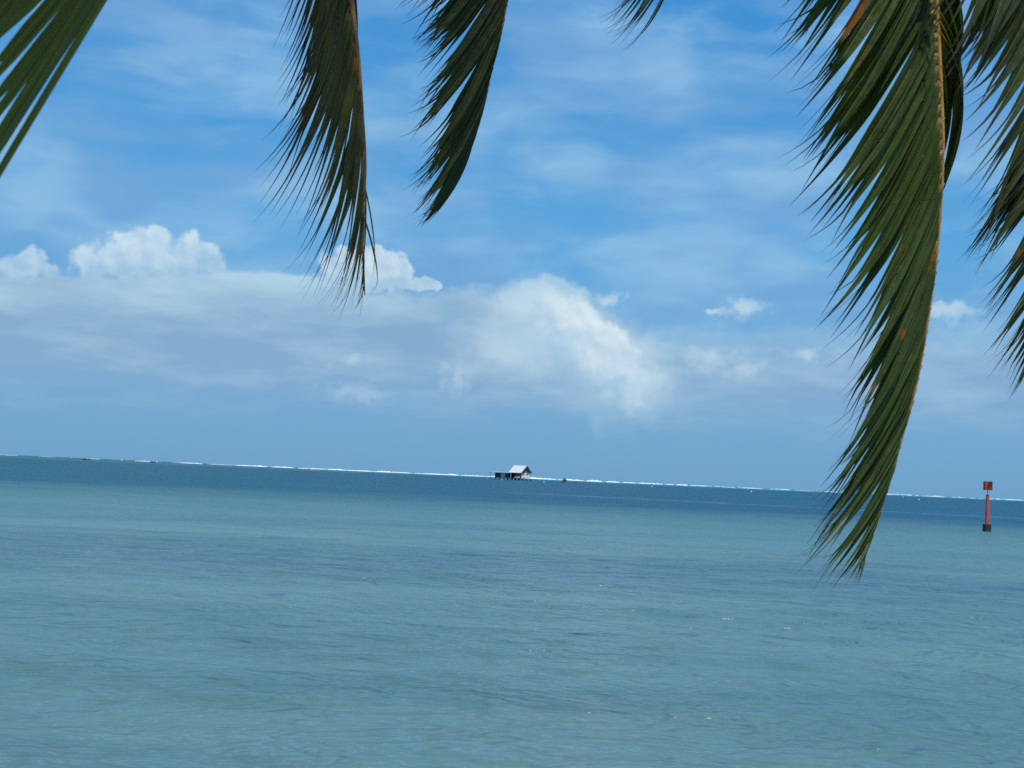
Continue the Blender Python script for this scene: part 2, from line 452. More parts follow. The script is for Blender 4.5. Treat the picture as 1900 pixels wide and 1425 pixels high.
# ------------------------------------------------------------------ surf on the reef
def build_surf():
    m = material('white_foam', (0.86, 0.90, 0.92), (0.70, 0.80, 0.84), 0.05, 0.9)
    vs, fs = [], []
    rs = random.Random(5)
    def ridge(x0, x1, dist, hmax, dens):
        x = x0
        while x < x1:
            L = rs.uniform(6, 55)
            gap = rs.uniform(0, 26) / dens
            hh = hmax * rs.uniform(0.35, 1.0)
            n = max(3, int(L / 1.6))
            dd = dist + rs.uniform(-60, 90)
            base = len(vs); 
            for i in range(n + 1):
                f = i / n
                px = x + L * f
                p = sea_at(px, dd + 8 * math.sin(f * 7))
                hgt = hh * (math.sin(math.pi * f) ** 0.5) * rs.uniform(0.45, 1.0) + 0.05
                for dy, zz in ((-11, -0.1), (-4, hgt * 0.45), (0, hgt), (5, hgt * 0.7), (13, -0.1)):
                    vs.append((p.x, p.y + dy, p.z + zz))
            for i in range(n):
                for k in range(4):
                    a = base + i * 5 + k
                    fs.append((a, a + 1, a + 6, a + 5))
            x += L + gap
    ridge(340, 480, 1800, 1.1, 2.5)
    ridge(440, 700, 1700, 1.6, 4.0)
    ridge(640, 930, 1600, 1.6, 5.0)
    ridge(700, 1010, 1650, 2.0, 2.0)
    ridge(930, 1290, 1600, 2.0, 4.0)
    ridge(1280, 1540, 1700, 0.7, 1.5)
    ridge(1600, 1990, 1650, 0.85, 1.8)
    ridge(250, 400, 1900, 0.9, 0.5)
    ridge(-200, 2100, 2300, 0.6, 0.5)
    o = add('surf', vs, fs, m, smooth=True)
    tag(o, 'broken white line of surf on the far reef', None, None, 'stuff')


build_surf()

# ------------------------------------------------------------------ channel marker
def build_marker():
    base = sea_at(1832.5, 87.5)
    k = 87.5 / F
    root = empty('channel_marker', base)
    tag(root, 'red channel marker post with square topmark standing on a dark block in the water', 'channel marker')
    rust = material('rusty_red', (0.44, 0.075, 0.025), (0.17, 0.028, 0.014), 7.0, 0.8, 0.004, stretch=(1, 1, 0.35))
    pink = material('faded_red_paint', (0.56, 0.095, 0.070), (0.42, 0.065, 0.055), 3.0, 0.5, 0.002, stretch=(1, 1, 0.3))
    dark = material('dark_wet_concrete', (0.020, 0.021, 0.024), (0.035, 0.036, 0.038), 4.0, 0.8, 0.02)
    steel = material('dark_steel', (0.05, 0.03, 0.03), (0.10, 0.03, 0.03), 6.0, 0.6)
    H = lambda px: px * k
    MB().box((0, 0, H(6) - 0.3), (H(11.2), H(11.2), H(13) + 0.6), 0.12).build('footing', dark, root, bevel=0.015)
    MB().tube((0, 0, H(12.5)), (0, 0, H(63)), H(3.7), H(2.9), 24).build('post', pink, root, smooth=False)
    MB().tube((0, 0, H(63)), (0, 0, H(64)), H(3.3), H(3.3), 24).build('post_cap', pink, root)
    MB().tube((0, 0, H(64)), (0, 0, H(87)), H(0.65), H(0.65), 10).build('rod', steel, root)
    t = empty('topmark', (0, 0, H(79.8)), 0); t.parent = root
    for s, a in ((0, 0.62), (1, -0.62)):
        MB().box((0, 0, 0), (H(13.2) / math.cos(0.62), 0.012, H(15.4)), a).build('panel', rust, t)
    return root


build_marker()

# ------------------------------------------------------------------ stilt house on the lagoon
def build_house():
    D = 706.0
    k = D / F
    phi = math.radians(40)                      # gable end turned to the right of the camera
    # axes: a runs along the ridge from the near gable towards back-left, b across the gable to back-right
    ax = Vector((-math.sin(phi), math.cos(phi), 0)); bx_ = Vector((math.cos(phi), math.sin(phi), 0))
    corner = sea_at(967.5, D)                   # near corner of the walls
    rz = math.atan2(bx_.y, bx_.x)               # local x = across gable, local y = along ridge
    root = empty('stilt_house', corner, rz)
    tag(root, 'white gabled stilt house with a low dark shed wing standing in the lagoon', 'house')
    white = material('white_paint', (0.82, 0.81, 0.76), (0.72, 0.71, 0.67), 0.8, 0.7)
    tin = material('pale_tin_roof', (0.80, 0.82, 0.80), (0.66, 0.69, 0.70), 0.5, 0.55, stretch=(1, 4, 1))
    greyg = material('grey_boards', (0.20, 0.21, 0.21), (0.14, 0.15, 0.15), 1.5, 0.8)
    brown = material('brown_boards', (0.20, 0.15, 0.13), (0.14, 0.11, 0.10), 1.0, 0.8)
    dark = material('dark_boards', (0.030, 0.028, 0.035), (0.045, 0.032, 0.035), 1.0, 0.8)
    timber = material('dark_timber', (0.05, 0.045, 0.045), (0.08, 0.07, 0.065), 1.0, 0.8)
    glass = material('window_glass', (0.06, 0.09, 0.09), (0.10, 0.13, 0.12), 1.0, 0.25)
    G = 110 / 7.308 * k / math.cos(phi)         # gable wall width
    L = 150 / 7.308 * k / math.sin(phi)         # long wall length
    zf = 3.6 * k; ze = 14.0 * k; zr = 27.6 * k  # floor, eaves, ridge
    ov = 2.6 * k / math.cos(phi)
    T = 0.12
    # main walls: gable end, long side brown with an opening, rear walls
    MB().box((G / 2, T / 2, (zf + ze) / 2), (G, T, ze - zf)).build('front_wall', white, root)
    MB().poly([(0, 0.0, ze + .01), (G, 0.0, ze + .01), (G / 2, 0.0, zr - 0.35), (0, 0.1, ze + .01), (G, 0.1, ze + .01), (G / 2, 0.1, zr - 0.35)],
              [(0, 1, 2), (3, 5, 4), (0, 2, 5, 3), (1, 4, 5, 2), (0, 3, 4, 1)]).build('gable', greyg, root)
    MB().box((T / 2, T + L * 0.28, (zf + ze) / 2), (T, L * 0.56, ze - zf)).build('side_wall', brown, root)
    MB().box((G - T / 2, T + L / 2, (zf + ze) / 2), (T, L, ze - zf)).build('side_wall', white, root)
    MB().box((G / 2, L - T / 2, (zf + ze) / 2), (G - 2 * T - .02, T, ze - zf)).build('rear_wall', dark, root)
    MB().box((1.6, T + L * 0.78, (zf + ze) / 2), (0.1, L * 0.42, ze - zf - .02)).build('recessed_wall', dark, root)
    # windows on the gable end
    for wx in (0.20, 0.62):
        f = MB()
        wz0, wz1 = zf + (ze - zf) * 0.60, zf + (ze - zf) * 0.97
        cx, ww = G * (wx + 0.06), G * 0.21
        f.box((cx - ww / 2, -0.03, (wz0 + wz1) / 2), (0.12, 0.06, wz1 - wz0 + .12)).box((cx + ww / 2, -0.03, (wz0 + wz1) / 2), (0.12, 0.06, wz1 - wz0 + .12))
        f.box((cx, -0.03, wz1), (ww - .13, 0.05, 0.1)).box((cx, -0.03, wz0), (ww - .13, 0.05, 0.1))
        fo = f.build('window', white, root)
        MB().box((cx, -0.015, (wz0 + wz1) / 2), (ww - 0.14, 0.03, wz1 - wz0 - 0.12)).build('pane', glass, fo)
    # roof: two pitched slabs
    rf = MB()
    y0, y1 = -0.9, L + 0.6
    for sgn in (-1, 1):
        xe = G / 2 + sgn * (G / 2 + ov); xr = G / 2
        slope = (zr - ze) / (G / 2 + ov)
        dz = -0.16
        rf.poly([(xe, y0, ze), (xr, y0, zr), (xr, y1, zr), (xe, y1, ze), (xe, y0, ze + dz), (xr, y0, zr + dz), (xr, y1, zr + dz), (xe, y1, ze + dz)],
                [(0, 1, 2, 3), (7, 6, 5, 4), (0, 4, 5, 1), (1, 5, 6, 2), (2, 6, 7, 3), (3, 7, 4, 0)])
    ro = rf.build('roof', tin, root)
    bb = MB()
    for sgn in (-1, 1):
        xe = G / 2 + sgn * (G / 2 + ov)
        v = Vector((xe - G / 2, 0, ze - zr)); mid = Vector(((xe + G / 2) / 2, y0 - 0.05, (ze + zr) / 2 - 0.15))
        ang = math.atan2(v.z, v.x)
        bb.box(mid, (v.length, 0.08, 0.36), 0, Matrix.Rotation(-ang, 4, 'Y'))
    bb.build('barge_board', timber, ro)
    MB().tube((G / 2, y0, zr + .02), (G / 2, y1, zr + .02), 0.12, n=8).build('ridge_cap', tin, ro)
    # shed wing to the left, along the same line
    S0 = L + 0.1; S1 = S0 + 29.0 / math.sin(phi) * k
    MB().box((T / 2, (S0 + S1) / 2 + .3, (zf + ze) / 2 - .15), (T, S1 - S0 - .6, ze - zf - 0.4)).build('shed_wall', dark, root)
    MB().box((3.2, (S0 + S1) / 2 + .3, (zf + ze) / 2 - .15), (T, S1 - S0 - .6, ze - zf - 0.4)).build('shed_wall', dark, root)
    MB().box((1.7, S1 - .1, (zf + ze) / 2 - .15), (2.8, T, ze - zf - 0.4)).build('shed_wall', dark, root)
    mid = S0 + (S1 - S0) * 0.47
    MB().box((-0.05, mid, (zf + ze) / 2 - .2), (0.08, 8.2 * k / math.sin(phi), (ze - zf) * 0.72)).build('shed_door', material('pale_door', (0.50, 0.52, 0.50), (0.38, 0.40, 0.38), 1.0, 0.7), root)
    MB().box((-0.02, S0 - 0.5, (zf + ze) / 2), (0.14, 0.6, ze - zf - 0.1)).build('corner_board', white, root)
    yfar = S0 + 38.5 / math.sin(phi) * k
    MB().box((1.5, (S0 + yfar) / 2, ze - 0.05), (4.6, yfar - S0, 0.16), 0, Matrix.Rotation(0.02, 4, 'X')).build('shed_roof', tin, root)
    # deck and stilts
    dk = MB().box((G / 2, (yfar - 1.0) / 2 - .5, zf - 0.12), (G + 1.0, yfar + 1.4, 0.2)); dk.build('deck', timber, root)
    ypos = [-0.6, 2.2, 4.9, 7.8, 10.6, 13.2, 16.5, 19.8, 24.0]
    ypos = [y for y in ypos if y < yfar - 3] + [yfar - 0.6]
    for i, yy in enumerate(ypos):
        for xx in (-0.1, G + 0.1):
            topz = ze - 0.1 if yy == yfar - 0.6 else zf - 0.22
            MB().tube((xx, yy, -1.5), (xx, yy, topz), 0.13 if yy == yfar - .6 else 0.24, n=8).build('stilt', timber, root)
    # small dark hatch below the windows
    MB().box((G * 0.33, -0.06, zf + 0.2), (0.7, 0.1, 0.7)).build('hatch', dark, root)
    # boat drawn up at the deck corner
    p = corner + ax * 1.6 - bx_ * 1.5
    return root, p, zf


def hull(mb, L, W, Hh, sheer=0.25):
    n = 10
    rings = []
    for i in range(n + 1):
        f = i / n
        xx = (f - 0.5) * L
        wd = W / 2 * (1 - max(0, (f - 0.45) / 0.55) ** 2.2) * (0.86 + 0.14 * min(1, f * 4))
        wd = max(wd, 0.015)
        top = Hh * (1 + sheer * f ** 2)
        rings.append([(xx, -wd, top), (xx, -wd * 0.85, Hh * 0.35), (xx, 0, 0.0 + 0.25 * Hh * max(0, f - .7)), (xx, wd * 0.85, Hh * 0.35), (xx, wd, top),
                      (xx, wd * 0.86, top - .01), (xx, wd * .7, Hh * .4), (xx, -wd * .7, Hh * .4), (xx, -wd * .86, top - .01)])
    vs = [v for r_ in rings for v in r_]; fs = []
    m = 9
    for i in range(n):
        for j in range(m):
            a = i * m + j; b = i * m + (j + 1) % m
            fs.append((a, b, b + m, a + m))
    fs.append(tuple(range(m))); fs.append(tuple(range(n * m + m - 1, n * m - 1, -1)))
    mb.poly(vs, fs); return mb


house, hp, hz = build_house()
white_hull = material('white_hull', (0.75, 0.73, 0.70), (0.62, 0.60, 0.58), 1.0, 0.4)
dark_hull = material('dark_hull', (0.03, 0.03, 0.035), (0.05, 0.05, 0.05), 1.0, 0.6)
yellow_hull = material('cream_hull', (0.62, 0.56, 0.36), (0.55, 0.50, 0.36), 1.0, 0.5)
skin_dark = material('dark_clothes', (0.04, 0.04, 0.05), (0.07, 0.06, 0.06), 2.0, 0.8)


def boat(name, px, dist, L, W, Hh, rz, mat, label, group=None, cabin=None, zoff=-0.12):
    base = sea_at(px, dist)
    root = empty(name, base + Vector((0, 0, zoff)), rz)
    tag(root, label, 'boat', group)
    hull(MB(), L, W, Hh).build('hull', mat, root, smooth=False)
    MB().box((-L * .1, 0, Hh * .75), (0.3, W * .72, 0.06)).build('thwart', timber_light, root)
    if cabin == 'cabin':
        MB().box((-L * .02, 0, Hh + .35), (L * .28, W * .6, 0.75)).build('cabin', white_hull, root, bevel=0.04)
        MB().box((-L * .02, 0, Hh + 1.35), (L * .36, W * .75, 0.1)).build('awning', white_hull, root)
        for sx in (-1, 1):
            for sy in (-1, 1):
                MB().tube((-L * .02 + sx * L * .16, sy * W * .33, Hh * .8), (-L * .02 + sx * L * .16, sy * W * .33, Hh + 1.3), 0.04, n=6).build('awning_post', timber_light, root)
        MB().box((-L * .47, 0, Hh + .1), (0.35, 0.4, 0.8)).build('outboard_motor', dark_hull, root, bevel=.04)
    elif cabin == 'motor':
        MB().box((-L * .48, 0, Hh + .05), (0.3, 0.35, 0.7)).build('outboard_motor', dark_hull, root, bevel=.04)
        MB().box((L * .08, 0, Hh + .2), (0.9, W * .5, 0.5)).build('console', white_hull, root, bevel=.04)
    return root


timber_light = material('worn_timber', (0.30, 0.24, 0.18), (0.22, 0.17, 0.13), 2.0, 0.7)
boat('boat', 161, 1000, 5.2, 1.5, 0.75, 0.25, dark_hull, 'low dark boat far out near the left end of the horizon', 'boats moored far out in the lagoon', 'motor')
boat('boat', 284, 1250, 5.0, 1.6, 0.9, 2.9, dark_hull, 'small dark boat with a white console, between the leftmost boat and the yellowish boat', 'boats moored far out in the lagoon', 'motor')
boat('boat', 573, 900, 5.0, 1.9, 0.85, 0.1, yellow_hull, 'cream and white boat with an awning in front of the reef surf', 'boats moored far out in the lagoon', 'cabin')
# dinghy at the house
dg = empty('dinghy', Vector((hp.x, hp.y - 1.2, sea_z(hp.x, hp.y) + hz + 0.05)), math.radians(8))
tag(dg, 'small white dinghy drawn up beside the stilt house wall', 'boat')
hull(MB(), 2.6, 1.2, 0.62, 0.5).build('hull', white_hull, dg)
MB().box((-.3, 0, .5), (0.25, .95, 0.05)).build('thwart', timber_light, dg)

# ------------------------------------------------------------------ mangrove bush on its rock, low rocks
def build_islet():
    D = 640.0; k = D / F
    rock_m = material('dark_reef_rock', (0.035, 0.034, 0.032), (0.06, 0.055, 0.05), 2.0, 0.9, 0.05)
    b = sea_at(1047, D)
    o = MB().ico((0, 0, 0.0), 1.0, 3, 5.6 * k, 1.0, 0.62, 0.07).build('rock', rock_m)
    o.location = b + Vector((0, 0, -0.1))
    tag(o, 'dark low rock under the green bush to the right of the stilt house', 'rock', 'dark rocks breaking the surface')
    for (px, d, s) in ((1065.5, 640, 0.55), (1069.5, 642, 0.7)):
        r_ = MB().ico((0, 0, 0), 1.0, 2, s, s * .8, 0.40, 0.08).build('rock', rock_m)
        r_.location = sea_at(px, d)
        tag(r_, {1065.5: 'smaller of the two tiny dark rocks right of the green bush', 1069.5: 'farther right and larger of two tiny rocks beside the green bush'}[px],
            'rock', 'dark rocks breaking the surface')
    root = empty('mangrove_bush', b + Vector((0, 0, 0.35)))
    tag(root, 'small dark green mangrove bush growing on a low rock right of the stilt house', 'bush')
    bark = material('bush_bark', (0.08, 0.06, 0.045), (0.05, 0.04, 0.03), 6, 0.9)
    leafm = material('bush_leaves', (0.045, 0.085, 0.030), (0.07, 0.12, 0.035), 3.0, 0.6)
    rs = random.Random(3)
    tr = MB(); centers = []
    for i in range(9):
        a = rs.uniform(0, 6.28); rr = rs.uniform(0.2, 0.95)
        q = Vector((rr * math.cos(a), rr * math.sin(a) * .8, rs.uniform(0.55, 1.45 - rr * .45)))
        tr.tube((0.1 * math.cos(a), .1 * math.sin(a), -0.1), q, 0.06, 0.025, 6); centers.append(q)
    tr.build('stem', bark, root)
    vs, fs = [], []
    for c in centers + [Vector((0, 0, 1.45)), Vector((.3, 0, 1.2))]:
        for _ in range(150):
            d = Vector([rs.gauss(0, 1) for _ in range(3)]).normalized() * (rs.random() ** .4) * 0.42
            p = c + Vector((d.x * 1.15, d.y, d.z * .8))
            u = Vector([rs.gauss(0, 1) for _ in range(3)]).normalized(); v_ = u.orthogonal().normalized()
            s = rs.uniform(0.05, 0.11)
            n0 = len(vs); vs += [p - u * s, p + v_ * s * .5, p + u * s, p - v_ * s * .5]; fs.append((n0, n0 + 1, n0 + 2, n0 + 3))
    add('foliage', vs, fs, leafm, root)


build_islet()

# ------------------------------------------------------------------ white mooring buoys
bm_white = material('buoy_white', (0.80, 0.80, 0.78), (0.7, 0.7, 0.68), 3, 0.4)
bspots = [(932, 700, 0.22, 'white buoy floating just in front of the stilt house shed wing'),
          (1009.5, 560, 0.25, 'white buoy between the stilt house and the green bush'),
          (1210, 620, 0.26, 'white buoy right of the bush and rocks, first of the row towards the marker'),
          (1394.5, 520, 0.26, 'white buoy left of the long hanging frond, far out on the blue water'),
          (1676, 700, 0.24, 'small white buoy just right of the long hanging frond'),
          (1705, 480, 0.24, 'white buoy between the long hanging frond and the red channel marker')]
for px, d, r_, lab in bspots:
    b = empty('mooring_buoy', sea_at(px, d) + Vector((0, 0, 0.08)))
    tag(b, lab, 'buoy', 'white mooring buoys')
    MB().sphere((0, 0, 0), r_, u=14, v=10).build('float', bm_white, b, smooth=True)
    MB().tube((0, 0, r_ * .9), (0, 0, r_ * 1.25), 0.035, n=8).build('pickup_ring', timber_light, b)

# ------------------------------------------------------------------ coconut palm
def leaf_material(name, greens, yellow, brown_amt, gloss=0.38):
    m = bpy.data.materials.new(name); m.use_nodes = True
    t = NT(m.node_tree); nt = m.node_tree
    p = nt.nodes['Principled BSDF']; out = nt.nodes['Material Output']
    at_ = t.node('ShaderNodeAttribute', attribute_name='leaf')
    s3 = t.sep(at_.outputs['Vector']); rnd, along, across = s3[0], s3[1], s3[2]
    pos = t.node('ShaderNodeTexCoord').outputs['Object']
    n1 = t.noise(pos, 14.0, 4, 0.6); n2 = t.noise(pos, 55.0, 4, 0.65)
    streak = t.noise(t.xyz(t.m('MULTIPLY', rnd, 91.0), t.m('MULTIPLY', along, 3.0), t.m('MULTIPLY', across, 7.0)), 1.0, 3, 0.6)
    col = t.mix(t.sst(streak, 0.36, 0.64), greens[0], greens[1])
    # yellowed leaflets and margins
    yl = t.m('MULTIPLY', t.sst(t.m('ADD', t.m('MULTIPLY', rnd, 0.55), t.m('MULTIPLY', n1, 0.6)), 0.90 - 0.22 * yellow, 1.02 - 0.22 * yellow), t.sst(along, 0.05, 0.4))
    col = t.mix(t.m('MULTIPLY', yl, 0.8), col, (0.16, 0.135, 0.012))
    orange = t.m('MULTIPLY', t.sst(t.m('ADD', t.m('FRACT', t.m('MULTIPLY', rnd, 7.3)), t.m('MULTIPLY', t.m('SUBTRACT', n1, 0.5), 1.4)), 1.12 - 0.3 * yellow, 1.25 - 0.3 * yellow), 0.85)
    col = t.mix(orange, col, (0.26, 0.095, 0.012))
    # pale midrib and yellow margins
    col = t.mix(t.m('MULTIPLY', t.sst(across, 0.12, 0.02), 0.7), col, (0.17, 0.18, 0.05))
    col = t.mix(t.m('MULTIPLY', t.sst(across, 0.93, 0.99), 0.45), col, (0.10, 0.10, 0.02))
    # leaflet bases turn orange brown, tips dry to dark brown
    col = t.mix(t.m('MULTIPLY', t.sst(t.m('ADD', along, t.m('MULTIPLY', t.m('SUBTRACT', n2, 0.5), 0.10)), 0.075, 0.02), 0.7), col, (0.36, 0.20, 0.06))
    dry = t.sst(t.m('ADD', along, t.m('MULTIPLY', t.m('SUBTRACT', n1, 0.5), 0.5)), 0.92 - 0.25 * brown_amt, 1.0 - 0.2 * brown_amt)
    col = t.mix(t.m('MULTIPLY', dry, 0.9), col, (0.045, 0.024, 0.014))
    spot = t.m('MULTIPLY', t.sst(n2, 0.68 - 0.06 * brown_amt, 0.74 - 0.06 * brown_amt), 0.85)
    col = t.mix(spot, col, (0.05, 0.02, 0.012))
    t.put(p.inputs['Base Color'], col)
    t.put(p.inputs['Roughness'], t.lin(n2, 0.3, 0.7, gloss - 0.08, gloss + 0.14))
    b = t.node('ShaderNodeBump'); b.inputs['Strength'].default_value = 0.35; b.inputs['Distance'].default_value = 0.0015
    veins = t.m('SINE', t.m('MULTIPLY', across, 34.0))
    t.put(b.inputs['Height'], t.m('ADD', veins, t.m('MULTIPLY', n2, 1.5))); t.put(p.inputs['Normal'], b.outputs[0])
    tr = t.node('ShaderNodeBsdfTranslucent'); t.put(tr.inputs['Color'], t.mix(1.0, col, (1.3, 1.5, 0.5), 'MULTIPLY'))
    mx = t.node('ShaderNodeMixShader'); mx.inputs[0].default_value = 0.25
    nt.links.new(p.outputs[0], mx.inputs[1]); nt.links.new(tr.outputs[0], mx.inputs[2]); nt.links.new(mx.outputs[0], out.inputs[0])
    return m


def drop_material():
    m = bpy.data.materials.new('rain_drop'); m.use_nodes = True
    p = m.node_tree.nodes['Principled BSDF']
    p.inputs['Base Color'].default_value = (0.9, 0.95, 0.95, 1); p.inputs['Roughness'].default_value = 0.12
    p.inputs['Transmission Weight'].default_value = 1.0; p.inputs['IOR'].default_value = 1.33
    return m


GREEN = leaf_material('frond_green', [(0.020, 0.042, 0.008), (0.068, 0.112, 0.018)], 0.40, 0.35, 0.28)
NEAR = leaf_material('frond_sunlit_green', [(0.06, 0.100, 0.022), (0.13, 0.18, 0.040)], 0.1, 0.0)  # brighter leaf copy, the sunlit look is put into its greens
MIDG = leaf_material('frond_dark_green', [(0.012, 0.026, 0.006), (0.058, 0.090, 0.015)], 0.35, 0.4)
OLD = leaf_material('frond_browned', [(0.028, 0.038, 0.010), (0.120, 0.112, 0.020)], 1.0, 1.1)
stemg = material('rachis_green', (0.50, 0.36, 0.07), (0.46, 0.22, 0.045), 18.0, 0.4, 0.001)
stemb = material('rachis_brown', (0.34, 0.17, 0.06), (0.10, 0.08, 0.03), 22.0, 0.5, 0.001)


def bez(p, t):
    a, b, c, d = p
    s = 1 - t
    return a * s ** 3 + b * 3 * s * s * t + c * 3 * s * t * t + d * t ** 3


HOOK = Vector((-0.75, -0.45, 0.5))


class Leaves:
    def __init__(s, seed): s.v = []; s.f = []; s.a = []; s.r = random.Random(seed)
    def leaflet(s, P0, P3, wid, face, sag, twist=0.0, fold=0.5, split=None, out=None, seg=18, flick=1.0, taper=0.58, hook=0.0):
        """a folded leaflet: two half blades along a curved midrib, splitting into threads at the tip"""
        rr = s.r
        D = P3 - P0; L = D.length
        rnd = rr.random()
        dirn = D.normalized()
        o = out if out is not None else Vector((0, 0, 0))
        ctrl = (P0, P0 + D * 0.33 + o * L + sag * L * 0.55, P0 + D * 0.70 + sag * L * 1.0 * flick, P3)
        split = rr.uniform(0.66, 0.86) if split is None else split
        spread = [rr.uniform(0.0, 0.05) * L, rr.uniform(0.0, 0.06) * L]
        short = [rr.uniform(0.86, 1.0), rr.uniform(0.80, 1.0)]
        rr.shuffle(short)
        prev = None
        wob = rr.uniform(-0.2, 0.2)
        for side in (0, 1):
            sg = -1 if side == 0 else 1
            base = len(s.v)
            for i in range(seg + 1):
                uu = (i / seg) ** 1.35
                u = uu * short[side]
                hk = lambda q: bez(ctrl, q) + HOOK * (hook * math.sin(math.pi * min(1.0, (q / 0.16) ** 0.6)))
                c = hk(u)
                tn = (hk(min(1, u + .015)) - hk(max(0, u - .015))).normalized()
                fv = face
                W = tn.cross(fv).normalized()
                N = W.cross(tn).normalized()
                th = twist + wob * u
                W2 = W * math.cos(th) + N * math.sin(th); N2 = N * math.cos(th) - W * math.sin(th)
                prof = min(1, 0.55 + uu * 5.0) if uu < .12 else 1.0
                if uu > taper: prof = max(0.0, 1 - (uu - taper) / (1 - taper)) ** 1.1
                hw = max(wid * 0.5 * prof, 0.0007 if uu < 0.985 else 0.0002)
                off = Vector((0, 0, 0))
                if uu > split:
                    q = (uu - split) / (1 - split)
                    off = W2 * sg * spread[side] * q ** 1.3
                    hw = max(hw, 0.0016 * (1 - q) + 0.0003)
                inner = c + off
                outer = c + off + (W2 * math.cos(fold) * sg + N2 * math.sin(fold)) * hw
                if uu > split:
                    inner = inner + W2 * sg * hw * 0.15
                mid = (inner + outer) / 2 + N2 * hw * 0.10
                s.v += [inner, mid, outer]
                s.a += [(rnd, uu, 0.0, 1), (rnd, uu, 0.5, 1), (rnd, uu, 1.0, 1)]
            for i in range(seg):
                for k in (0, 1):
                    a = base + i * 3 + k
                    q = (a, a + 1, a + 4, a + 3)
                    s.f.append(q if side else q[::-1])
    def build(s, name, mat, parent): return add(name, s.v, s.f, mat, parent, smooth=True, attr=s.a)


def resample(pts, step):
    """pts: list of Vectors -> dense Catmull-Rom polyline with arclength"""
    P_ = [pts[0] * 2 - pts[1]] + pts + [pts[-1] * 2 - pts[-2]]
    dense = []
    for i in range(1, len(P_) - 2):
        for j in range(12):
            t = j / 12
            p0, p1, p2, p3 = P_[i - 1:i + 3]
            dense.append(0.5 * ((2 * p1) + (p2 - p0) * t + (2 * p0 - 5 * p1 + 4 * p2 - p3) * t * t + (3 * p1 - p0 - 3 * p2 + p3) * t ** 3))
    dense.append(pts[-1].copy())
    return dense


def tube_along(pts, ra, rb, n=8, flat=0.8):
    vs, fs = [], []
    N = len(pts)
    for i, p in enumerate(pts):
        t = (pts[min(N - 1, i + 1)] - pts[max(0, i - 1)]).normalized()
        a = t.cross(Vector((0.2, 1, 0.1))).normalized(); b = a.cross(t)
        r_ = ra + (rb - ra) * (i / (N - 1)) ** 0.8
        for k in range(n):
            an = 2 * math.pi * k / n
            vs.append(p + a * math.cos(an) * r_ * flat + b * math.sin(an) * r_)
    for i in range(N - 1):
        for k in range(n):
            a = i * n + k; b = i * n + (k + 1) % n
            fs.append((a, b, b + n, a + n))
    fs.append(tuple(range(n))[::-1]); fs.append(tuple(range((N - 1) * n, N * n)))
    return vs, fs


CROWN = Vector((0.75, -0.35, 6.0))
palm = empty('palm_tree', Vector((1.3, -1.1, 0.65)))
tag(palm, 'coconut palm whose long fronds hang down into the view from above', 'palm tree')
PALM_INV = -palm.location


def interp(tbl, y):
    if y <= tbl[0][0]: return tbl[0][1:]
    for a, b in zip(tbl, tbl[1:]):
        if y <= b[0]:
            f = (y - a[0]) / (b[0] - a[0])
            return tuple(a[i] + (b[i] - a[i]) * f for i in range(1, len(a)))
    return tbl[-1][1:]


